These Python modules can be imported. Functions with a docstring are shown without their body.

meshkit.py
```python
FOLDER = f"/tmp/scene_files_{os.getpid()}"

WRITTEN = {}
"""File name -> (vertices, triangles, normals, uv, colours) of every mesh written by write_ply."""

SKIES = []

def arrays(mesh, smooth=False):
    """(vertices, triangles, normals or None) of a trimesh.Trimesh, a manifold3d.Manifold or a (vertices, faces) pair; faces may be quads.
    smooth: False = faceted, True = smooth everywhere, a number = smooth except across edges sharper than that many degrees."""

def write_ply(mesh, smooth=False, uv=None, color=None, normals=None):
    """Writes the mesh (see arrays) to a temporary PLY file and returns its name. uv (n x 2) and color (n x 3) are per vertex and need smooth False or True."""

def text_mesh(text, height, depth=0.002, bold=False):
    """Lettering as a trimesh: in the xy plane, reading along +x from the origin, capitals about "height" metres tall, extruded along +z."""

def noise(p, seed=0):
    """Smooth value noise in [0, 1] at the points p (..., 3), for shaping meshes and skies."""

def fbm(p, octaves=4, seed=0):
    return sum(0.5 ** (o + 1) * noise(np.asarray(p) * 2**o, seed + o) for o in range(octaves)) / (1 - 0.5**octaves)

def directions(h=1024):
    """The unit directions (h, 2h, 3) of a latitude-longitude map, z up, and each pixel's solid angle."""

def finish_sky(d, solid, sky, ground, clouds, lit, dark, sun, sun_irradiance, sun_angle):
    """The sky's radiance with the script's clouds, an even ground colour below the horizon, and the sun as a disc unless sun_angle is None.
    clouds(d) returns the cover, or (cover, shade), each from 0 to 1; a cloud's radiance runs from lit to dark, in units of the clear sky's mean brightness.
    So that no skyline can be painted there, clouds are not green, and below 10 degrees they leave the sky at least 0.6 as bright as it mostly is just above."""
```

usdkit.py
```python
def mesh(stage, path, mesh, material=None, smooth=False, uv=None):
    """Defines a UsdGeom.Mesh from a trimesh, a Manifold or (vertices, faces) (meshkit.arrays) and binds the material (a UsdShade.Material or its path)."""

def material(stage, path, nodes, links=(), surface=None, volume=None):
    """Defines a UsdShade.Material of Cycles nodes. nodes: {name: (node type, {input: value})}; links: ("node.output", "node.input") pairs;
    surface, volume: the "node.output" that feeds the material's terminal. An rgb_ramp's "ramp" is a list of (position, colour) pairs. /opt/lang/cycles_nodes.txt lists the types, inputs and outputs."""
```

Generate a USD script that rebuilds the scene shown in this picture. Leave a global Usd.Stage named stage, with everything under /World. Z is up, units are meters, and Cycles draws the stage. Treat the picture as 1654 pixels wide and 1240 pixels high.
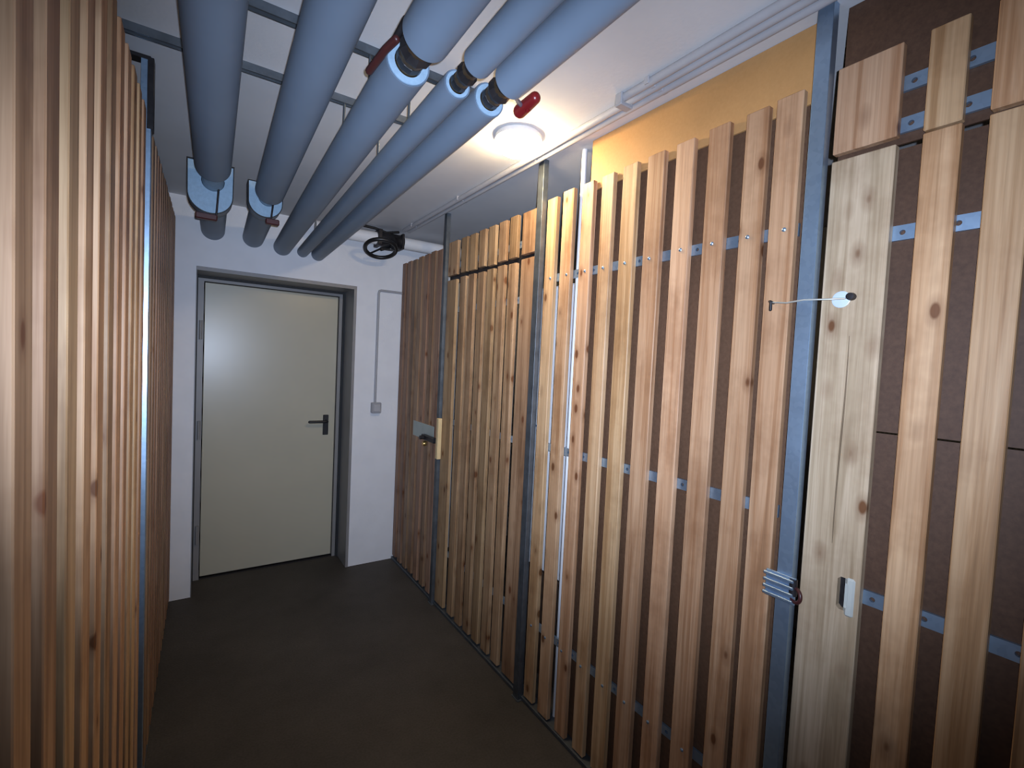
import math, random
import numpy as np, trimesh, manifold3d as m3
from pxr import Usd, UsdGeom, UsdLux, Gf, Sdf
import usdkit

random.seed(7)
RNG = np.random.default_rng(7)
stage = Usd.Stage.CreateInMemory()
UsdGeom.SetStageUpAxis(stage, 'Z')
UsdGeom.SetStageMetersPerUnit(stage, 1.0)
UsdGeom.Xform.Define(stage, '/World')
UsdGeom.Scope.Define(stage, '/World/Looks')

# ------------------------------------------------------------------ camera, lights, exposure
EYE = np.array([0.0, 0.0, 1.5])
F_PX, W_PX, H_PX = 760.0, 1654.0, 1240.0


def _unit(v):
    v = np.asarray(v, float)
    return v / np.linalg.norm(v)


def _pix(px, py):
    return np.array([(px - W_PX / 2) / F_PX, (py - H_PX / 2) / F_PX, 1.0])


_dy = _unit(_pix(320, 563))                       # along the corridor
_dx = _pix(1966, 642)
_dx = _unit(_dx - _dy * (_unit(_dx) @ _dy) * np.linalg.norm(_dx))
_dz = np.cross(_dx, _dy)
if _dz[1] > 0:
    _dz = -_dz
ROT = np.stack([_dx, _dy, _dz])                   # camera (x right, y down, z forward) -> world
RIGHT, UP, BACK = ROT[:, 0], -ROT[:, 1], -ROT[:, 2]


def frame(right, up, back, pos):
    return Gf.Matrix4d(*[float(v) for row in (list(right) + [0], list(up) + [0], list(back) + [0], list(pos) + [1]) for v in row])


cam = UsdGeom.Camera.Define(stage, '/World/camera')
cam.AddTransformOp().Set(frame(RIGHT, UP, BACK, EYE))
cam.CreateHorizontalApertureAttr(36.0)
cam.CreateVerticalApertureAttr(36.0 * H_PX / W_PX)
cam.CreateFocalLengthAttr(36.0 * F_PX / W_PX)
cam.CreateClippingRangeAttr(Gf.Vec2f(0.02, 100.0))
cam.CreateExposureAttr(0.0)

LAMP_STRENGTH = 122.0
LAMP_COLOR = (1.0, 0.77, 0.46)
FLASH_COLOR = (0.77, 0.93, 1.24)
# the phone's own flash beside its lens: one flash, its uneven beam built from three added spots. (name, power, half cone, offset, yaw, pitch)
FLASH_SPOTS = (('flash_led_left', 42.0, 41.0, 0.018, -13.0, 4.5), ('flash_led_right', 26.0, 41.0, 0.022, 21.0, 4.0), ('flash_spill', 14.0, 62.0, 0.026, 0.0, 6.0))

for _name, _power, _cone, _off, _yaw, _pitch in FLASH_SPOTS:
    flash = UsdLux.SphereLight.Define(stage, '/World/' + _name)
    _y, _p = math.radians(_yaw), math.radians(_pitch)
    _b = -(math.cos(_p) * (math.cos(_y) * -BACK + math.sin(_y) * RIGHT) + math.sin(_p) * UP)
    _r = _unit(np.cross(UP, _b))
    flash.AddTransformOp().Set(frame(_r, np.cross(_b, _r), _b, EYE + _off * RIGHT + 0.012 * UP + 0.01 * BACK))
    flash.CreateRadiusAttr(0.004)
    flash.CreateNormalizeAttr(True)
    flash.CreateIntensityAttr(_power)
    flash.CreateColorAttr(Gf.Vec3f(*FLASH_COLOR))
    _shape = UsdLux.ShapingAPI.Apply(flash.GetPrim())
    _shape.CreateShapingConeAngleAttr(_cone)
    _shape.CreateShapingConeSoftnessAttr(1.0)

# ------------------------------------------------------------------ helpers
COUNT = {}


def numbered(parent, name):
    k = (parent, name)
    n = COUNT.get(k, 0)
    COUNT[k] = n + 1
    return f'{parent}/{name}' if n == 0 else f'{parent}/{name}_{n:03d}'


def path_of(p):
    return '/World' if p is None else str(p.GetPath())


def tag(p, label=None, cat=None, group=None, kind=None):
    for k, v in (('label', label), ('category', cat), ('group', group), ('kind', kind)):
        if v:
            p.SetCustomDataByKey(k, v)
    return p


def obj(name, mesh, mat, parent=None, smooth=False, **kw):
    if isinstance(mesh, list):
        mesh = m3.Manifold.batch_boolean([man(x) for x in mesh], m3.OpType.Add) if len(mesh) > 1 else mesh[0]
    p = usdkit.mesh(stage, numbered(path_of(parent), name), mesh, mat, smooth).GetPrim()
    return tag(p, **kw)


def thing(name, label, cat, group=None, kind=None, at=(0, 0, 0)):
    x = UsdGeom.Xform.Define(stage, numbered('/World', name))
    if any(at):
        x.AddTranslateOp().Set(Gf.Vec3d(*map(float, at)))
    return tag(x.GetPrim(), label, cat, group, kind)


def tm(m):
    if hasattr(m, 'to_mesh'):
        q = m.to_mesh()
        return trimesh.Trimesh(q.vert_properties[:, :3], q.tri_verts, process=False)
    return m


def man(t):
    t = tm(t)
    return m3.Manifold(m3.Mesh(np.asarray(t.vertices, np.float32), np.asarray(t.faces, np.uint32)))


def box(lo, hi, b=0.0):
    lo, hi = np.minimum(lo, hi).astype(float), np.maximum(lo, hi).astype(float)
    if b <= 0:
        m = trimesh.creation.box(hi - lo)
        m.apply_translation((lo + hi) / 2)
        return m
    pts = []
    for i in range(8):
        c = np.array([hi[k] if i >> k & 1 else lo[k] for k in range(3)])
        s = np.array([-1 if i >> k & 1 else 1 for k in range(3)])
        for k in range(3):
            q = c + s * b
            q[k] = c[k]
            pts.append(q)
    return tm(m3.Manifold.hull_points(np.array(pts)))


def cyl(a, b, r, n=24):
    return trimesh.creation.cylinder(radius=r, segment=[a, b], sections=n)


def cone(a, b, ra, rb, n=32):
    a, b = np.asarray(a, float), np.asarray(b, float)
    L = np.linalg.norm(b - a)
    m = trimesh.creation.revolve(np.array([[0, 0], [ra, 0], [rb, L], [0, L]]), sections=n)
    m.apply_transform(trimesh.geometry.align_vectors([0, 0, 1], (b - a) / L))
    m.apply_translation(a)
    return m


def lathe(profile, a, direction, n=40):
    m = trimesh.creation.revolve(np.array(profile, float), sections=n)
    m.apply_transform(trimesh.geometry.align_vectors([0, 0, 1], _unit(direction)))
    m.apply_translation(a)
    return m


def sweep(points, r, n=10):
    """A bent round rod: hull of spheres chained together."""
    parts = []
    s = m3.Manifold.sphere(r, n)
    for p, q in zip(points[:-1], points[1:]):
        parts.append(m3.Manifold.batch_hull([s.translate(list(map(float, p))), s.translate(list(map(float, q)))]))
    return tm(m3.Manifold.batch_boolean(parts, m3.OpType.Add))


def torus(c, axis, R, r, n=40, k=10):
    a = np.linspace(0, 2 * np.pi, k, endpoint=False)
    m = trimesh.creation.torus(R, r, major_sections=n, minor_sections=k)
    m.apply_transform(trimesh.geometry.align_vectors([0, 0, 1], _unit(axis)))
    m.apply_translation(c)
    return m


# ------------------------------------------------------------------ materials
def mat(name, nodes, links, surface):
    return usdkit.material(stage, '/World/Looks/' + name, nodes, links, surface=surface)


def plain(name, color, rough=0.5, metal=0.0, vary=0.10, scale=9.0, bump=0.0, bscale=150.0, spec=0.5):
    lo = tuple(c * (1 - vary) for c in color)
    hi = tuple(min(1, c * (1 + vary)) for c in color)
    nodes = {'g': ('geometry', {}), 'n': ('noise_texture', {'scale': scale, 'detail': 4.0, 'roughness': 0.6}),
             'r': ('rgb_ramp', {'ramp': [(0.3, lo), (0.7, hi)]}),
             'p': ('principled_bsdf', {'roughness': rough, 'metallic': metal, 'specular_ior_level': spec})}
    links = [('g.position', 'n.vector'), ('n.fac', 'r.fac'), ('r.color', 'p.base_color')]
    if bump:
        nodes['bn'] = ('noise_texture', {'scale': bscale, 'detail': 3.0})
        nodes['b'] = ('bump', {'strength': bump, 'distance': 0.002})
        links += [('g.position', 'bn.vector'), ('bn.fac', 'b.height'), ('b.normal', 'p.normal')]
    return mat(name, nodes, links, 'p.BSDF')


def pine(name, light, dark, knot=(0.16, 0.065, 0.025), rough=0.5, tone=0.16):
    """Sawn pine: grain along z, knots in some cells of a voronoi pattern, each board with a shift and tone of its own."""
    nodes = {
        'g': ('geometry', {}), 'o': ('object_info', {}),
        'w': ('white_noise_texture', {'dimensions': '1D'}),
        'sh': ('vector_math', {'math_type': 'scale', 'scale': 40.0}),
        'ad': ('vector_math', {'math_type': 'add'}),
        'kd': ('noise_texture', {'scale': 7.0, 'detail': 1.0}),
        'm1': ('mapping', {'scale': (26.0, 26.0, 0.9)}),
        'n1': ('noise_texture', {'scale': 1.0, 'detail': 5.0, 'roughness': 0.62, 'distortion': 0.7}),
        'm2': ('mapping', {'scale': (150.0, 150.0, 3.0)}),
        'n2': ('noise_texture', {'scale': 1.0, 'detail': 3.0, 'roughness': 0.6}),
        'r1': ('rgb_ramp', {'ramp': [(0.32, tuple(0.85 * a for a in dark)), (0.42, dark), (0.50, tuple((a + b) / 2 for a, b in zip(light, dark))), (0.62, light)]}),
        'fine': ('mix', {'mix_type': 'multiply', 'fac': 0.55}),
        'r2': ('rgb_ramp', {'ramp': [(0.3, (0.62, 0.56, 0.50)), (0.6, (1.0, 1.0, 1.0))]}),
        # knots
        'mk': ('mapping', {'scale': (10.0, 15.0, 7.5)}),
        'v': ('voronoi_texture', {'feature': 'f1', 'scale': 1.0, 'randomness': 1.0}),
        'sc': ('separate_color', {}),
        'on': ('math', {'math_type': 'greater_than', 'value2': 0.40}),
        'kr': ('rgb_ramp', {'ramp': [(0.0, (1, 1, 1)), (0.10, (1, 1, 1)), (0.15, (0.35, 0.35, 0.35)), (0.30, (0.0, 0.0, 0.0))]}),
        'km': ('math', {'math_type': 'multiply'}),
        'kc': ('mix', {'color2': knot}),
        # worn, dirty patches with a shape of their own
        'dn': ('noise_texture', {'scale': 3.1, 'detail': 5.0, 'roughness': 0.65}),
        'dr': ('rgb_ramp', {'ramp': [(0.34, (0.70, 0.64, 0.59)), (0.50, (0.97, 0.96, 0.95)), (0.6, (1.0, 1.0, 1.0))]}),
        'dm': ('mix', {'mix_type': 'multiply', 'fac': 0.8}),
        'tv': ('map_range', {'from_min': 0.0, 'from_max': 1.0, 'to_min': 1.0 - tone, 'to_max': 1.0 + tone * 0.55}),
        'th': ('map_range', {'from_min': 0.0, 'from_max': 1.0, 'to_min': 0.493, 'to_max': 0.506}),
        'hs': ('hsv', {}),
        'b': ('bump', {'strength': 0.18, 'distance': 0.001}),
        'p': ('principled_bsdf', {'roughness': rough, 'specular_ior_level': 0.35}),
    }
    links = [('o.random', 'w.w'), ('w.color', 'sh.vector1'), ('g.position', 'ad.vector1'), ('sh.vector', 'ad.vector2'),
             ('ad.vector', 'm1.vector'), ('m1.vector', 'n1.vector'), ('ad.vector', 'm2.vector'), ('m2.vector', 'n2.vector'),
             ('n1.fac', 'r1.fac'), ('n2.fac', 'r2.fac'), ('r1.color', 'fine.color1'), ('r2.color', 'fine.color2'),
             ('ad.vector', 'mk.vector'), ('mk.vector', 'v.vector'), ('v.color', 'sc.color'), ('sc.r', 'on.value1'),
             ('v.distance', 'kr.fac'), ('kr.color', 'km.value1'), ('on.value', 'km.value2'),
             ('km.value', 'kc.fac'), ('fine.color', 'kc.color1'),
             ('ad.vector', 'dn.vector'), ('dn.fac', 'dr.fac'), ('kc.color', 'dm.color1'), ('dr.color', 'dm.color2'),
             ('o.random', 'tv.value'), ('tv.result', 'hs.value'), ('w.value', 'th.value'), ('th.result', 'hs.hue'), ('dm.color', 'hs.color'),
             ('hs.color', 'p.base_color'), ('n2.fac', 'b.height'), ('b.normal', 'p.normal')]
    return mat(name, nodes, links, 'p.BSDF')


PINE = pine('pine_slat', (0.62, 0.395, 0.225), (0.46, 0.255, 0.125))
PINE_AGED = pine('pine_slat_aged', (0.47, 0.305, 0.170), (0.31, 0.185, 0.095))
PINE_SHADED = pine('pine_slat_shaded', (0.37, 0.23, 0.14), (0.25, 0.14, 0.08))  # pine with the dimness of the far slats put into its colour
PINE_GREY = pine('pine_board_weathered', (0.62, 0.47, 0.32), (0.44, 0.32, 0.20), tone=0.05)


def fibre_board(name, a, b):
    return mat(name, {'g': ('geometry', {}), 'n': ('noise_texture', {'scale': 90.0, 'detail': 4.0, 'roughness': 0.7}),
                      'n2': ('noise_texture', {'scale': 4.0, 'detail': 3.0}),
                      'r': ('rgb_ramp', {'ramp': [(0.3, a), (0.7, b)]}),
                      'r2': ('rgb_ramp', {'ramp': [(0.3, (0.86, 0.86, 0.86)), (0.65, (1, 1, 1))]}),
                      'm': ('mix', {'mix_type': 'multiply', 'fac': 1.0}),
                      'p': ('principled_bsdf', {'roughness': 0.6, 'specular_ior_level': 0.3})},
               [('g.position', 'n.vector'), ('g.position', 'n2.vector'), ('n.fac', 'r.fac'), ('n2.fac', 'r2.fac'),
                ('r.color', 'm.color1'), ('r2.color', 'm.color2'), ('m.color', 'p.base_color')], 'p.BSDF')


BOARD = fibre_board('backing_orange', (0.50, 0.265, 0.098), (0.54, 0.295, 0.115))
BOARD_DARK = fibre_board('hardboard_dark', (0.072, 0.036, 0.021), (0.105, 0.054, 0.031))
BOARD_BROWN = fibre_board('backing_brown', (0.095, 0.048, 0.026), (0.13, 0.068, 0.038))

GALV = mat('galvanised_steel', {'g': ('geometry', {}), 'v': ('voronoi_texture', {'scale': 90.0}),
                               'n': ('noise_texture', {'scale': 5.0, 'detail': 4.0}),
                               'r': ('rgb_ramp', {'ramp': [(0.0, (0.35, 0.49, 0.66)), (1.0, (0.40, 0.55, 0.72))]}),
                               'sc': ('separate_color', {}),
                               'rr': ('map_range', {'from_min': 0.2, 'from_max': 0.8, 'to_min': 0.34, 'to_max': 0.46}),
                               'p': ('principled_bsdf', {'metallic': 0.88})},
           [('g.position', 'v.vector'), ('g.position', 'n.vector'), ('v.color', 'sc.color'), ('sc.r', 'r.fac'), ('r.color', 'p.base_color'),
            ('n.fac', 'rr.value'), ('rr.result', 'p.roughness')], 'p.BSDF')
GALV_DARK = plain('dark_steel', (0.15, 0.17, 0.19), 0.5, 0.8, 0.25, 14)
BLACK = plain('black_plastic', (0.010, 0.010, 0.011), 0.4, 0, 0.2)
IRON = plain('dark_iron', (0.035, 0.032, 0.034), 0.45, 0.6, 0.3, 30)
RED = plain('red_valve_paint', (0.19, 0.012, 0.014), 0.3, 0, 0.15)
RED_DARK = plain('dark_red_lever', (0.055, 0.014, 0.013), 0.4, 0, 0.2)
BRASS = plain('brass', (0.62, 0.40, 0.14), 0.35, 0.9, 0.15)
BRASS_DARK = plain('old_brass', (0.16, 0.115, 0.07), 0.45, 0.8, 0.25, 40)
WHITE_PIPE = plain('white_pipe_paint', (0.74, 0.73, 0.73), 0.45, 0, 0.05)
WHITE = plain('white_laminate', (0.80, 0.81, 0.83), 0.35, 0, 0.03)
CONDUIT = plain('grey_conduit_plastic', (0.40, 0.39, 0.40), 0.45, 0, 0.06)
SWITCH = plain('grey_switch_plastic', (0.33, 0.33, 0.345), 0.4, 0, 0.05)
INSULATION = plain('grey_pipe_jacket', (0.165, 0.215, 0.28), 0.5, 0, 0.07, 3.0, 0.08, 30)
FOAM = plain('pale_insulation_foam', (0.27, 0.39, 0.50), 0.8, 0, 0.10, 60, 0.3, 250)
DOOR_PAINT = plain('beige_door_paint', (0.45, 0.42, 0.325), 0.30, 0, 0.03, 2.5)
FRAME_PAINT = plain('grey_frame_paint', (0.235, 0.225, 0.22), 0.45, 0, 0.06, 5)
GROOVE_SHADE = plain('groove_shade_black', (0.02, 0.02, 0.02), 0.7, 0, 0.1)
PLASTER = plain('white_wall_paint', (0.72, 0.72, 0.735), 0.75, 0, 0.035, 6, 0.35, 60)
CEIL = plain('white_ceiling_paint', (0.66, 0.65, 0.65), 0.8, 0, 0.03, 5, 0.2, 90)
CRATE = plain('dark_stained_wood', (0.06, 0.035, 0.022), 0.6, 0, 0.2)
DIRT = plain('dark_cellar_render', (0.20, 0.20, 0.21), 0.85, 0, 0.1)
FLOOR = mat('dark_floor_screed', {'g': ('geometry', {}), 'n': ('noise_texture', {'scale': 2.2, 'detail': 6.0, 'roughness': 0.65}),
                                 'n2': ('noise_texture', {'scale': 120.0, 'detail': 3.0}),
                                 'r': ('rgb_ramp', {'ramp': [(0.3, (0.050, 0.044, 0.038)), (0.7, (0.080, 0.071, 0.063))]}),
                                 'r2': ('rgb_ramp', {'ramp': [(0.3, (0.75, 0.75, 0.75)), (0.7, (1.0, 1.0, 1.0))]}),
                                 'm': ('mix', {'mix_type': 'multiply', 'fac': 1.0}),
                                 'b': ('bump', {'strength': 0.25, 'distance': 0.002}),
                                 'p': ('principled_bsdf', {'roughness': 0.62, 'specular_ior_level': 0.3})},
            [('g.position', 'n.vector'), ('g.position', 'n2.vector'), ('n.fac', 'r.fac'), ('n2.fac', 'r2.fac'), ('r.color', 'm.color1'),
             ('r2.color', 'm.color2'), ('m.color', 'p.base_color'), ('n2.fac', 'b.height'), ('b.normal', 'p.normal')], 'p.BSDF')
GLOW = mat('lamp_glass_lit', {'e': ('emission', {'color': LAMP_COLOR, 'strength': LAMP_STRENGTH})}, [], 'e.emission')

# ------------------------------------------------------------------ the setting
ZC = 2.375
YW = 3.355            # face of the end wall
YD = 3.61             # face of the door leaf
X0, X1, Y0, Y1 = -1.7, 3.0, -3.2, 3.75
obj('floor', box((X0, Y0, -0.06), (X1, Y1, 0.0)), FLOOR, kind='structure')
obj('ceiling', box((X0, Y0, ZC), (X1, Y1, ZC + 0.08)), CEIL, kind='structure')
wall = man(box((X0, YW, 0), (X1, Y1, ZC))) - man(box((-0.016, YW - 0.1, -0.1), (0.912, Y1 + 0.1, 1.985)))
obj('wall_back', wall, PLASTER, kind='structure')
obj('wall_left', box((X0 - 0.08, Y0, 0), (X0, Y1, ZC)), DIRT, kind='structure')
obj('wall_right', box((X1, Y0, 0), (X1 + 0.08, Y1, ZC)), DIRT, kind='structure')
obj('wall_front', box((X0, Y0 - 0.08, 0), (X1, Y0, ZC)), DIRT, kind='structure')

d = thing('door_1', 'beige steel fire door with black lever handle in grey frame at corridor end', 'door', kind='structure')
DL, DR, DT = 0.030, 0.850, 1.925
obj('door_leaf', box((DL, YD, 0.012), (DR, YD + 0.05, DT), 0.003), DOOR_PAINT, d)
fr = man(box((-0.016, YD - 0.02, 0), (0.912, YD + 0.06, 1.985))) - man(box((DL - 0.004, YD - 0.1, -0.1), (DR + 0.004, YD + 0.2, DT + 0.004)))
obj('door_frame', fr, FRAME_PAINT, d)
ln = man(box((-0.0155, YW - 0.004, 0), (0.9115, YD - 0.03, 1.9845))) - man(box((-0.0125, YW - 0.1, -0.1), (0.893, YD + 0.2, 1.962)))
obj('jamb_lining', ln, FRAME_PAINT, d)
gk = man(box((-0.012, YD - 0.032, 0), (0.893, YD - 0.02, 1.962))) - man(box((-0.006, YD - 0.1, -0.1), (0.876, YD + 0.2, 1.947)))
obj('gasket', gk, GROOVE_SHADE, d, label='black strip painted as the frame groove shadow')  # black strip drawn in place of the shadow in the frame groove
obj('threshold', box((-0.01, YD - 0.012, 0.0), (0.893, YD + 0.06, 0.006)), IRON, d)  # dark strip whose colour stands in for the shadow line below the door
obj('handle_plate', box((0.768, YD - 0.009, 0.915), (0.805, YD, 1.062), 0.003), BLACK, d, label='black handle plate')
obj('lever', [cyl((0.785, YD - 0.005, 1.017), (0.785, YD - 0.055, 1.017), 0.011), sweep([(0.785, YD - 0.052, 1.017), (0.76, YD - 0.056, 1.017), (0.668, YD - 0.05, 1.017)], 0.010, 12)], BLACK, d, smooth=40, label='black lever handle')
for hz in (1.62, 0.98, 0.30):
    obj('hinge', [cyl((0.012, YD - 0.030, hz - 0.06), (0.012, YD - 0.030, hz + 0.06), 0.009, 14)], FRAME_PAINT, d, smooth=40)

# ------------------------------------------------------------------ slatted partitions
XF = 1.232            # corridor face of the slats on the right
TH = 0.020


def slat_mesh(x_face, ya, yb, z0, z1, thick=TH, side=1, lean=0.0):
    """A sawn board standing on end: ya > yb are its far and near edges. side: +1 = the body lies towards +x of the face."""
    m = box((x_face, yb, z0), (x_face + side * thick, ya, z1), 0.0018)
    v = m.vertices.copy()
    t = (v[:, 2] - z0) / (z1 - z0)
    v[:, 1] += lean * (t - 0.5)
    m.vertices = v
    return m


def jig(s):
    return float(RNG.uniform(-s, s))


def slats(parent, edges, z0, z1, mats, x=XF, side=1, zj=0.004, lean=0.003):
    for ya, yb in edges:
        m = mats[int(RNG.integers(len(mats)))]
        xx = x(0.5 * (ya + yb)) if callable(x) else x + jig(0.0008)
        zz = z1(0.5 * (ya + yb)) if callable(z1) else z1
        obj('slat', slat_mesh(xx, ya, yb, z0 + jig(zj), zz + jig(zj), TH + jig(0.0008), side, jig(lean)), m, parent)


def rail(parent, xa, xb, ya, yb, z, h=0.032, step=0.045, name='rail'):
    """A perforated steel strip."""
    b = man(box((xa, yb, z - h / 2), (xb, ya, z + h / 2)))
    holes = []
    y = yb + 0.02
    while y < ya - 0.01:
        holes.append(man(trimesh.creation.cylinder(0.0055, segment=[(min(xa, xb) - 0.02, y, z), (max(xa, xb) + 0.02, y, z)], sections=10)))
        y += step
    b = b - m3.Manifold.batch_boolean(holes, m3.OpType.Add)
    return obj(name, b, GALV, parent)


def screw(parent, x, y, z, r=0.0055):
    obj('screw', lathe([[0, 0.0035], [r * 0.6, 0.003], [r, 0.001], [r, -0.002], [0, -0.002]], (x, y, z), (-1, 0, 0), 10), GALV, parent, smooth=40)


XB = XF + TH          # back of the slats
# --- section A: far end, next to the end wall (a door with a lock)
A_E = [(3.345 - 0.1017 * k, 3.345 - 0.1017 * k - 0.062) for k in range(7)]
pa = thing('slatted_door', 'dark far slatted cellar door beside the white end wall, with steel lock plate', 'door')
slats(pa, A_E, 0.028, 2.185, [PINE_SHADED])
for z in (0.35, 1.14, 1.86):
    rail(pa, XB, XB + 0.008, 3.345, 2.65, z)
# lock plate, bolt, cylinder
obj('lock_plate', box((XF - 0.004, 2.685, 0.985), (XF - 0.0012, 3.02, 1.085), 0.001), plain('pale_lock_plate', (0.40, 0.45, 0.42), 0.5, 0.2, 0.1), pa, label='pale green-grey steel lock plate')
obj('latch_bolt', [box((XF - 0.030, 2.630, 0.990), (XF - 0.004, 2.82, 1.022), 0.004), cyl((XF - 0.02, 2.78, 1.006), (XF - 0.055, 2.78, 1.006), 0.012, 16)], IRON, pa, label='dark iron latch bolt')
obj('lock_cylinder', lathe([[0, 0], [0.016, 0], [0.018, 0.012], [0.012, 0.022], [0, 0.022]], (XF - 0.003, 2.80, 0.962), (-1, 0, 0), 20), BRASS, pa, smooth=40, label='brass lock cylinder')

# --- section B: middle, a door below a short fixed panel
B_E = [(2.585, 2.47), (2.418, 2.352), (2.320, 2.256), (2.216, 2.152), (2.119, 2.054), (2.020, 1.955), (1.920, 1.857), (1.815, 1.700)]
pb = thing('slatted_door', 'middle slatted cellar door between two posts, below a short panel of the same slats', 'door')
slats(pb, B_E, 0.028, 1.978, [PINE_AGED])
for z in (0.35, 1.14, 1.80):
    rail(pb, XB, XB + 0.008, 2.585, 1.700, z)
pl = thing('slatted_panel', 'short slatted panel above the middle cellar door', 'panel')
slats(pl, B_E, 1.998, 2.195, [PINE_AGED], lean=0.0)
rail(pl, XB, XB + 0.008, 2.585, 1.700, 2.06)
obj('header', box((XB + 0.001, 1.695, 1.955), (XB + 0.007, 2.587, 2.035)), IRON, pl, label='added dark bar that keeps the cut dark')  # bar added to hide the lit interior so the cut stays dark

# --- section D: fixed, under the lamp
D_E = [(1.528, 1.462), (1.412, 1.350), (1.306, 1.246), (1.202, 1.136), (1.094, 1.026), (0.980, 0.916), (0.868, 0.802), (0.757, 0.695), (0.674, 0.608)]
D_E = [(1.632, 1.568)] + D_E
pd = thing('slatted_partition', 'pale pine slatted partition under the lamp, between the two taller posts', 'partition')
slats(pd, D_E, 0.022, 2.208, [PINE])
for z in (0.36, 1.152, 1.872):
    rail(pd, XB, XB + 0.008, 1.632, 0.608, z)
for z in (0.36, 1.872):
    for ya, yb in D_E:
        screw(pd, XF - 0.001, (ya + yb) / 2 + jig(0.012), z + jig(0.004))

# --- section F: nearest, door with a wide cracked board, short panel above
F_E = [(0.368, 0.308), (0.269, 0.208), (0.165, 0.105), (0.062, 0.002), (-0.041, -0.101), (-0.144, -0.204)]
pf = thing('slatted_door', 'nearest slatted cellar door at right, with a wide weathered lock board', 'door')


def cracked_board(z0, z1):
    m = man(slat_mesh(XF, 0.535, 0.412, z0, z1, TH + 0.002))
    # a drying crack that wanders down the middle
    zz = np.linspace(1.12, 1.60, 9)
    cut = []
    for i in range(len(zz) - 1):
        wob = [0.470 + 0.004 * math.sin(7 * q) + 0.012 * (q - 1.2) for q in (zz[i], zz[i + 1])]
        wid = [0.0005 + 0.0016 * math.sin(math.pi * (q - 1.12) / 0.48) for q in (zz[i], zz[i + 1])]
        pts = []
        for q, yy, ww in zip((zz[i], zz[i + 1]), wob, wid):
            for x in (XF - 0.01, XF + 0.012):
                pts += [(x, yy - ww, q), (x, yy + ww, q)]
        cut.append(m3.Manifold.hull_points(np.array(pts)))
    m = m - m3.Manifold.batch_boolean(cut, m3.OpType.Add)
    m = m - man(box((XF - 0.02, 0.424, 0.975), (XF + 0.03, 0.456, 1.050), 0.006))        # finger slot
    return m


obj('lock_board', cracked_board(0.03, 2.008), PINE_GREY, pf, label='wide weathered board with a long crack')
slats(pf, F_E, 0.03, 2.010, [PINE, PINE_AGED])
for z in (0.36, 1.015, 1.822):
    rail(pf, XB + 0.002, XB + 0.010, 0.535, -0.21, z)
sl = man(box((XF - 0.004, 0.418, 0.962), (XF + 0.016, 0.442, 1.056), 0.007))
sl = sl - man(box((XF - 0.02, 0.433, 0.982), (XF + 0.004, 0.450, 1.040), 0.003))
obj('finger_pull', sl, plain('pale_pull_plastic', (0.52, 0.53, 0.48), 0.45), pf, label='pale recessed finger pull')
obj('pull_pocket', box((XF + 0.0165, 0.420, 0.968), (XF + 0.0215, 0.460, 1.056)), IRON, pf, label='dark plate that gives the finger slot its shade')  # dark plate added to put shade into the finger slot
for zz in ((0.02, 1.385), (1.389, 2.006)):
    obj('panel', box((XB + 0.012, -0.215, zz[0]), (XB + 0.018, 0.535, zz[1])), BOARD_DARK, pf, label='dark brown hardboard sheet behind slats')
pg = thing('slatted_panel', 'short slatted panel above the nearest cellar door at top right', 'panel')
slats(pg, [(0.535, 0.412)] + F_E, 2.021, 2.222, [PINE], lean=0.0)
rail(pg, XB, XB + 0.008, 0.535, -0.21, 2.052)
rail(pg, XB, XB + 0.008, 0.535, -0.21, 2.140)
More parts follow.
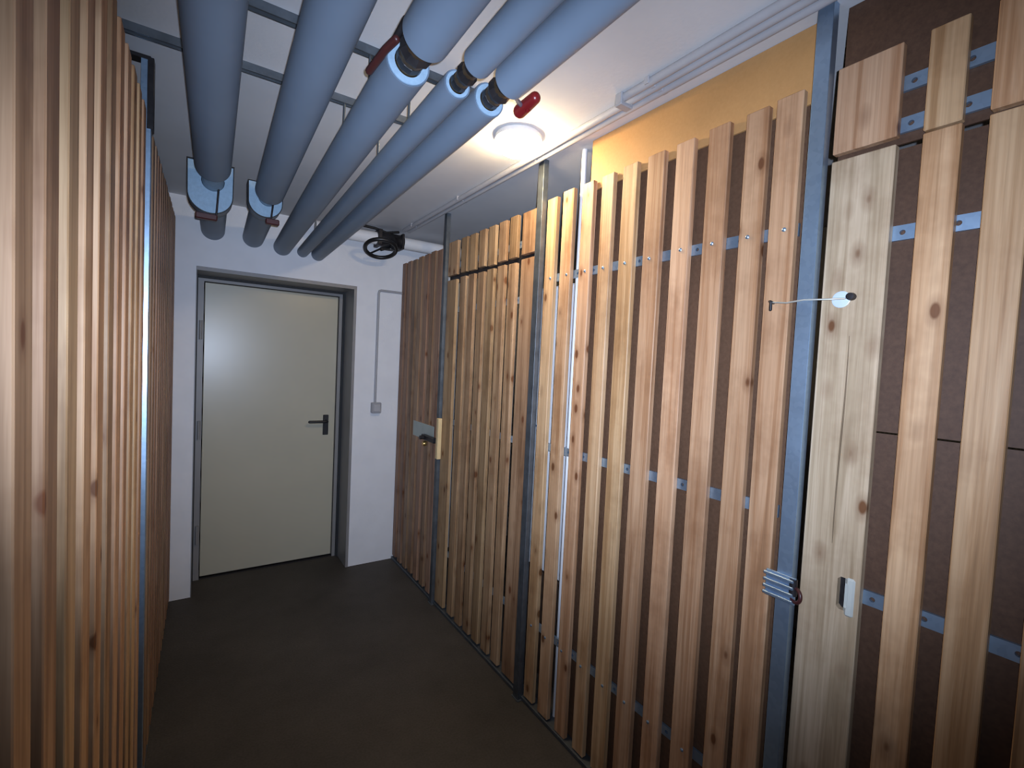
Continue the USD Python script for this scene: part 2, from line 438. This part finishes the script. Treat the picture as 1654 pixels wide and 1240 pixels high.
obj('panel', box((XB + 0.010, -0.215, 2.016), (XB + 0.016, 0.535, ZC - 0.002)), BOARD_DARK, pg, label='dark brown hardboard strip reaching the ceiling')

# --- backing behind section D: dark brown sheet below, lighter orange strip above
bb = thing('backing_board', 'dark brown sheet behind the pale slats, seen through their gaps', 'board')
obj('sheet', box((XB + 0.012, 0.575, 0.022), (XB + 0.018, 1.395, 2.19)), BOARD_BROWN, bb)
bs = thing('chipboard_strip', 'orange strip closing the gap above the pale slats, right of the lamp', 'board')
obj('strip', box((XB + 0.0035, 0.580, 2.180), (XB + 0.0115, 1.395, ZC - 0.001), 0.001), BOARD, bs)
obj('kerb_rail', box((XF - 0.006, -0.25, 0.0), (XB + 0.03, 3.352, 0.018), 0.002), GALV_DARK, label='low dark steel sill under the slats along the right floor edge', cat='sill')

# --- left side
def xl(y):
    return -0.1585 + 0.0120 * y


def zl(y):
    return 2.135 + 0.032 * y


L_N = [(0.657 + 0.107 * k + 0.062, 0.657 + 0.107 * k) for k in range(-6, 11)]
L_F = [(1.905 + 0.107 * k + 0.062, 1.905 + 0.107 * k) for k in range(0, 13)] + [(3.345, 3.296)]
pn = thing('slatted_partition', 'near slatted partition at the left edge, its slats catching the pale light', 'partition')
slats(pn, L_N, 0.025, zl, [PINE_AGED, PINE_AGED, PINE], xl, -1)
for z in (0.36, 1.15, 1.86):
    rail(pn, xl(0.9) - TH - 0.012, xl(0.9) - TH - 0.020, 1.80, 0.0, z)
pq = thing('slatted_partition', 'dark far slatted partition at left, between steel post and end wall', 'partition')
slats(pq, L_F, 0.025, zl, [PINE_SHADED], xl, -1)
for z in (0.36, 1.15, 1.86):
    rail(pq, xl(2.5) - TH - 0.012, xl(2.5) - TH - 0.020, 3.34, 1.9, z)
obj('kerb_rail', [slat_mesh(xl(1.7) + 0.004, 3.35, -0.2, 0.0, 0.016, 0.04, -1)], GALV_DARK, label='low dark steel sill under the slats along the left floor edge', cat='sill')


# ------------------------------------------------------------------ posts
def channel_post(x_face, ya, yb, label, z1=ZC - 0.0005, depth=0.026, side=1, matl=None):
    t = thing('steel_post', label, 'post')
    matl = matl or GALV
    web = box((x_face, yb, 0.004), (x_face + side * 0.004, ya, z1), 0.0008)
    f1 = box((x_face + side * 0.003, yb, 0.004), (x_face + side * depth, yb + 0.003, z1))
    f2 = box((x_face + side * 0.003, ya - 0.003, 0.004), (x_face + side * depth, ya, z1))
    obj('channel', [web, f1, f2], matl, t)
    c = 0.5 * (ya + yb)
    obj('foot_plate', box((x_face - side * 0.004, c - 0.026, 0.0), (x_face + side * depth, c + 0.026, 0.005), 0.001), GALV_DARK, t)
    return t


post_a = channel_post(XF - 0.018, 2.622, 2.590, 'farthest steel post at right, between the far and middle doors', matl=GALV_DARK)
obj('strike_bar', box((XF - 0.032, 2.562, 0.905), (XF - 0.006, 2.592, 1.152), 0.003), plain('pale_strike_wood', (0.62, 0.46, 0.24), 0.5), post_a, label='pale yellowish strike bar')
post_c = channel_post(XF - 0.024, 1.678, 1.640, 'steel post just left of the lamp-lit slats, in dark steel', matl=GALV_DARK)  # same even dark steel from foot to ceiling
post_e = channel_post(XF - 0.026, 0.578, 0.543, 'bluish galvanised post nearest at right, with clamp and wire latch')
post_l = channel_post(xl(1.86) + 0.006, 1.880, 1.850, 'galvanised post on the left with a bent bracket at the ceiling', side=-1)
obj('bracket', [box((xl(1.86) - 0.05, 1.845, ZC - 0.012), (xl(1.86) + 0.004, 1.885, ZC - 0.001), 0.001),
                box((xl(1.86) - 0.004, 1.845, 2.16), (xl(1.86) + 0.012, 1.885, ZC - 0.004), 0.001)], IRON, post_l, label='dark bent ceiling bracket')

# clamp with ribs on the near post, plus ring
cl = thing('post_clamp', 'ribbed galvanised clamp with dark ring on the near post', 'clamp')
cz = 0.985
obj('body', [box((XF - 0.034, 0.530, cz - 0.033), (XF - 0.028, 0.600, cz + 0.033), 0.001)]
    + [box((XF - 0.041, 0.532, cz - 0.029 + 0.0165 * k), (XF - 0.033, 0.604, cz - 0.021 + 0.0165 * k), 0.002) for k in range(4)], GALV, cl)
obj('ring', torus((XF - 0.034, 0.528, cz - 0.006), (-1, 0.5, 0.1), 0.016, 0.0045), RED_DARK, cl, smooth=60, label='dark red-brown ring')
obj('knuckle', [cyl((XF - 0.03, 0.536, cz - 0.01), (XF - 0.03, 0.536, cz + 0.03), 0.009, 14)], IRON, cl, smooth=40)

# hook and wire latch
hk = thing('wire_latch', 'iron hook and taut wire across the near post, with pale round plate', 'latch')
hz = 1.684
obj('hook', sweep([(XF + 0.004, 0.647, hz + 0.004), (XF - 0.022, 0.645, hz + 0.006), (XF - 0.026, 0.640, hz + 0.004), (XF - 0.026, 0.640, hz - 0.016)], 0.0035, 10), IRON, hk, smooth=50)
obj('wire', sweep([(XF - 0.022, 0.645, hz + 0.004), (XF - 0.030, 0.60, hz - 0.002), (XF - 0.034, 0.558, hz + 0.001), (XF - 0.010, 0.482, hz)], 0.0022, 8), plain('bright_wire', (0.62, 0.62, 0.56), 0.35, 0.6), hk, smooth=50)
obj('round_plate', lathe([[0, 0], [0.019, 0], [0.019, 0.002], [0.017, 0.003], [0, 0.003]], (XF - 0.0015, 0.492, hz), (-1, 0, 0), 28), plain('bluish_zinc_plate', (0.60, 0.68, 0.78), 0.35, 0.2), hk, smooth=40, label='pale round zinc plate')
obj('eye_bolt', [lathe([[0, 0], [0.008, 0], [0.009, 0.006], [0.008, 0.016], [0, 0.017]], (XF - 0.001, 0.470, hz + 0.004), (-1, 0, 0), 16)], IRON, hk, smooth=40, label='black bolt head')

# ------------------------------------------------------------------ things in the cellar compartment behind the slats
obj('storage_crate', box((1.40, 1.44, 0.0), (1.80, 1.90, 0.50), 0.004), CRATE, label='dark wooden crate behind the slats, under the white cupboard', cat='crate')
cb = thing('cupboard', 'white cupboard seen through the gaps beside the lamp-lit slats', 'cupboard')
obj('carcass', box((1.415, 1.44, 0.50), (1.80, 1.90, 1.88), 0.004), WHITE, cb)
obj('cupboard_door', box((1.400, 1.445, 0.51), (1.4145, 1.895, 1.87), 0.003), WHITE, cb)
obj('knob', lathe([[0, 0], [0.006, 0], [0.006, 0.012], [0.012, 0.02], [0, 0.026]], (1.40, 1.86, 1.2), (-1, 0, 0), 16), GALV, cb, smooth=40)
obj('riser_pipe', cyl((1.285, 1.472, 0.0), (1.285, 1.472, ZC), 0.011, 20), WHITE_PIPE, smooth=40, label='thin white riser pipe behind slats beside the fibreboard edge', cat='pipe')

# ------------------------------------------------------------------ pipes under the ceiling
SX = 0.022            # the run drifts a little towards the right as it goes back


def axis(xw, z, y):
    return np.array([xw + SX * (y - YW), y, z])


def sleeve(xw, z, ya, yb, r, inner):
    """Foam sleeve with a jacket: outer jacket tube, two pale cut faces."""
    a, b = axis(xw, z, ya), axis(xw, z, yb)
    L = np.linalg.norm(b - a)
    jacket = lathe([[inner, 0.003], [r - 0.004, 0.003], [r - 0.001, 0.0], [r, 0.003], [r, L - 0.003], [r - 0.001, L], [r - 0.004, L - 0.003], [inner, L - 0.003]], a, b - a, 48)
    faces = [lathe([[inner, 0.0], [inner, 0.0028], [r - 0.0045, 0.0028], [r - 0.0045, 0.0], [inner, 0.0]], a, b - a, 48),
             lathe([[inner, L - 0.0028], [inner, L], [r - 0.0045, L], [r - 0.0045, L - 0.0028], [inner, L - 0.0028]], a, b - a, 48)]
    return jacket, faces


def run(label, xw, z, r, gap, inner, bare, y0=-1.2):
    t = thing('insulated_pipe', label, 'pipe')
    g0, g1 = gap
    for ya, yb in ((y0, g0), (g1, YW - 0.001)):
        j, f = sleeve(xw, z, ya, yb, r, inner + 0.002)
        s = obj('insulation', j, INSULATION, t, smooth=30)
        for ff in f:
            obj('cut_face', ff, FOAM, s, label='pale cut foam end')
    obj('bare_pipe', cyl(axis(xw, z, g0 - 0.05), axis(xw, z, g1 + 0.05), inner, 28), bare, t, smooth=40, label='bare pipe in the insulation gap')
    return t


def valve(t, xw, z, yc, r, w):
    """A ball valve's body: two nuts and a belly."""
    a, b = axis(xw, z, yc - w / 2), axis(xw, z, yc + w / 2)
    L = np.linalg.norm(b - a)
    obj('valve_body', lathe([[0, 0], [r * 0.85, 0], [r * 0.85, L * .2], [r * .7, L * .25], [r * 1.05, L * .5], [r * .7, L * .75], [r * .85, L * .8], [r * .85, L], [0, L]], a, b - a, 10), IRON, t, label='dark ball valve body')


P = [  # x at wall, z, outer radius, gap, inner radius
    (0.062, 2.208, 0.061, (2.205, 2.47), 0.040),
    (0.272, 2.198, 0.058, (2.335, 2.50), 0.036),
    (0.436, 2.170, 0.052, (0.955, 1.060), 0.030),
    (0.556, 2.160, 0.034, (0.950, 1.050), 0.020),
    (0.650, 2.160, 0.042, (0.960, 1.060), 0.024)]
p1 = run('leftmost thick grey insulated pipe under the ceiling', *P[0][:3], P[0][3], P[0][4], FOAM)
p2 = run('second thick grey insulated pipe from the left', *P[1][:3], P[1][3], P[1][4], FOAM)
p3 = run('middle grey pipe with dark red lever in its insulation gap', *P[2][:3], P[2][3], P[2][4], BRASS_DARK)
p4 = run('thinnest grey insulated pipe, second from the right', *P[3][:3], P[3][3], P[3][4], BRASS_DARK)
p5 = run('rightmost grey insulated pipe, next to lamp with red valve handle', *P[4][:3], P[4][3], P[4][4], BRASS_DARK)
for t, q in ((p3, P[2]), (p4, P[3]), (p5, P[4])):
    valve(t, q[0], q[1], sum(q[3]) / 2, q[4] * 1.25, 0.09)
# collars of the two thick pipes near the end wall
for t, q, yc, R, zb, zt in ((p1, P[0], 2.40, 0.083, 2.071, 2.285), (p2, P[1], 2.44, 0.070, 2.108, 2.262)):
    c0 = axis(q[0], q[1], yc)
    cx = c0[0] - 0.008
    arc = [(cx + R * math.cos(a), zb + R + R * math.sin(a)) for a in np.linspace(math.pi, 2 * math.pi, 25)]
    prof = [(cx - R * 1.02, zt)] + arc + [(cx + R * 1.02, zt)]
    rear = [(c0[0] + (x - cx) * 0.72, q[1] + (z - q[1]) * 0.62) for x, z in prof]
    hood = m3.Manifold.hull_points(np.array([(x, yc + 0.006, z) for x, z in prof] + [(x, yc + 0.07, z) for x, z in prof] + [(x, yc + 0.19, z) for x, z in rear]))
    hole = man(cyl(axis(q[0], q[1], yc - 0.2), axis(q[0], q[1], yc + 0.4), q[4] + 0.002, 40))
    c = obj('valve_hood', hood - hole, INSULATION, t, smooth=30, label='dark insulated hood over the valve')
    face = m3.Manifold.hull_points(np.array([(x, y, z) for x, z in prof for y in (yc, yc + 0.0058)]))
    inner = m3.Manifold.hull_points(np.array([(cx + (x - cx) * 0.955, y, zb + R + (z - zb - R) * 0.955) for x, z in prof for y in (yc - 0.004, yc + 0.01)]))
    obj('cut_face', (face ^ inner) - hole, FOAM, c, label='pale front of the hood')
    rim = m3.Manifold.hull_points(np.array([(x, y, z) for x, z in prof for y in (yc - 0.003, yc + 0.0058)])) - inner
    obj('rim', rim, BLACK, c, label='black edge of the hood')
    ax = np.array([c0[0], yc - 0.012, q[1]])
    obj('valve_stem', sweep([ax + (0.020, -0.004, -q[4] * 0.9), ax + (0.014, -0.004, zb - q[1] - 0.004)], 0.004, 10), IRON, t, smooth=50)
    e = (-0.06, 0.0) if t is p1 else (-0.008, 0.030)
    obj('valve_lever', box((ax[0] + e[0], yc - 0.022, zb - 0.030), (ax[0] + e[1] + 0.018, yc + 0.004, zb - 0.004), 0.004), RED_DARK, t, label='dark red valve lever')
# lever of the middle pipe
obj('valve_lever', [sweep([(0.384, 1.000, 2.170), (0.384, 1.000, 2.222)], 0.010, 10), sweep([(0.384, 1.000, 2.215), (0.352, 0.992, 2.212), (0.330, 0.985, 2.160)], 0.0075, 10)], IRON, p3, smooth=40)
obj('lever_grip', sweep([(0.330, 0.985, 2.158), (0.321, 1.02, 2.153), (0.314, 1.115, 2.150)], 0.0085, 12), RED_DARK, p3, smooth=50, label='dark red lever grip')
# red handle of the right pipe
hx, hy, hzz = 0.733, 1.098, 2.205
obj('valve_stem', sweep([(0.600, 1.01, 2.165), (0.67, 1.055, 2.19), (hx - 0.005, hy + 0.005, hzz)], 0.006, 10), GALV, p5, smooth=50)
hm = m3.Manifold.batch_hull([m3.Manifold.sphere(0.016, 20).translate([hx + 0.004, hy - 0.040, hzz + 0.006]), m3.Manifold.sphere(0.019, 20).translate([hx, hy + 0.022, hzz - 0.004])])
hm = hm - m3.Manifold.cylinder(0.08, 0.007, 0.007, 16).translate([hx + 0.002, hy - 0.012, hzz - 0.04])
obj('valve_handle', hm, RED, p5, smooth=50, label='glossy red valve handle')

# mounting rails across the ceiling, and hangers
for k, (yy, lab) in enumerate(((1.39, 'nearer steel mounting rail crossing the ceiling above the pipes'), (1.70, 'farther steel mounting rail crossing the ceiling above the pipes'))):
    t = thing('mounting_rail', lab, 'rail')
    r_ = man(box((-0.215, yy - 0.012, ZC - 0.024), (0.74, yy + 0.012, ZC - 0.0005))) - man(box((-0.3, yy - 0.007, ZC - 0.03), (0.8, yy + 0.007, ZC - 0.006)))
    obj('channel', r_, GALV_DARK, t)
    for q in P:
        c = axis(q[0], q[1], yy)
        obj('hanger_rod', cyl((c[0], yy, c[2] + q[2] + 0.002), (c[0], yy, ZC - 0.004), 0.004, 10), GALV_DARK, t, smooth=40)

# white cross pipe with valve
cp = thing('cross_pipe', 'white pipe running crosswise to the right wall with black valve and handwheel', 'pipe')
CY, CZ, CR = 3.20, 2.300, 0.041
obj('pipe', cyl((0.60, CY, CZ), (1.70, CY, CZ), CR, 36), WHITE_PIPE, cp, smooth=40)
obj('valve_body', [cyl((1.005, CY, CZ), (1.17, CY, CZ), CR + 0.008, 32), cone((1.085, CY - 0.02, CZ), (1.075, CY - 0.10, CZ - 0.06), 0.036, 0.022, 20),
                   box((0.985, CY - 0.055, CZ - 0.052), (1.012, CY + 0.055, CZ + 0.055), 0.003), box((1.150, CY - 0.052, CZ - 0.052), (1.166, CY + 0.052, CZ + 0.052), 0.003)], IRON, cp, smooth=30, label='dark iron valve body')
obj('handwheel', [torus((0.985, CY - 0.105, CZ - 0.088), (-0.08, -0.40, -0.92), 0.098, 0.013, 48, 10)]
    + [sweep([(0.985, CY - 0.105, CZ - 0.088), np.array((0.985, CY - 0.105, CZ - 0.088)) + 0.096 * _unit(v)], 0.006, 8) for v in ((1, -0.2, 0.0), (-0.6, 0.9, -0.34))]
    + [cyl((1.075, CY - 0.06, CZ - 0.05), (0.985, CY - 0.11, CZ - 0.092), 0.012, 14)], BLACK, cp, smooth=50, label='black ring handwheel')
obj('bracket', [sweep([(0.86, CY - 0.02, ZC - 0.012), (0.97, CY - 0.02, ZC - 0.016), (1.05, CY - 0.01, CZ + CR + 0.006), (1.13, CY - 0.02, ZC - 0.012)], 0.009, 10)], BLACK, cp, smooth=50, label='black pipe bracket')

# ------------------------------------------------------------------ lamp
LX, LY = 1.010, 1.545
lp = thing('ceiling_lamp', 'lit round glass ceiling lamp glowing warm white beside the pipes', 'lamp')
obj('base', lathe([[0, 0], [0.086, 0], [0.089, 0.004], [0.091, 0.020], [0.086, 0.023], [0, 0.023]], (LX, LY, ZC - 0.0005), (0, 0, -1), 48), WHITE_PIPE, lp, smooth=40)
obj('glass_dome', lathe([[0, 0.0215]] + [[0.086 * math.cos(a) ** 0.8, 0.0225 + 0.054 * math.sin(a)] for a in np.linspace(0, math.pi / 2 - 1e-6, 14)] + [[0, 0.0766]], (LX, LY, ZC - 0.0005), (0, 0, -1), 48), GLOW, lp, smooth=60, label='glowing opal glass dome')

# ------------------------------------------------------------------ conduits on the ceiling
for x, ya, yb, lab in ((1.112, -1.0, 1.11, 'short grey cable conduit on the ceiling, ending at the clip'), (1.143, -1.0, 3.10, 'long grey cable conduit on the ceiling, middle of three'), (1.176, -1.0, 3.10, 'long grey cable conduit on the ceiling, nearest the slats')):
    t = thing('cable_conduit', lab, 'conduit')
    obj('tube', cyl((x, ya, ZC - 0.014), (x, yb, ZC - 0.014), 0.0125, 20), CONDUIT, t, smooth=40)
    for yy in np.arange(0.35, yb - 0.02, 0.65):
        obj('clip', box((x - 0.015, yy - 0.009, ZC - 0.022), (x + 0.015, yy + 0.009, ZC - 0.0005), 0.002), CONDUIT, t)
jb = thing('cable_clip', 'small grey cable clip on the ceiling right of the lamp', 'clip')
obj('clip_body', man(box((1.095, 1.095, ZC - 0.040), (1.150, 1.125, ZC - 0.0005), 0.003)) - man(box((1.103, 1.05, ZC - 0.030), (1.142, 1.2, ZC - 0.004))), SWITCH, jb)

# ------------------------------------------------------------------ switch and its conduit on the end wall
sw = thing('light_switch', 'square grey surface switch on the white end wall beside the door', 'switch')
SXC, SZC = 1.068, 1.138
obj('box', box((SXC - 0.034, YW - 0.040, SZC - 0.038), (SXC + 0.034, YW - 0.0005, SZC + 0.038), 0.005), SWITCH, sw)
obj('rocker', box((SXC - 0.024, YW - 0.046, SZC - 0.026), (SXC + 0.024, YW - 0.038, SZC + 0.026), 0.003), CONDUIT, sw)
cs = thing('wall_conduit', 'thin grey conduit rising from the switch and turning right', 'conduit')
obj('tube', sweep([(SXC - 0.006, YW - 0.012, SZC + 0.036), (SXC - 0.006, YW - 0.012, 1.955), (SXC - 0.002, YW - 0.012, 1.970), (SXC + 0.012, YW - 0.012, 1.976), (1.30, YW - 0.012, 1.976)], 0.0085, 12), SWITCH, cs, smooth=50)
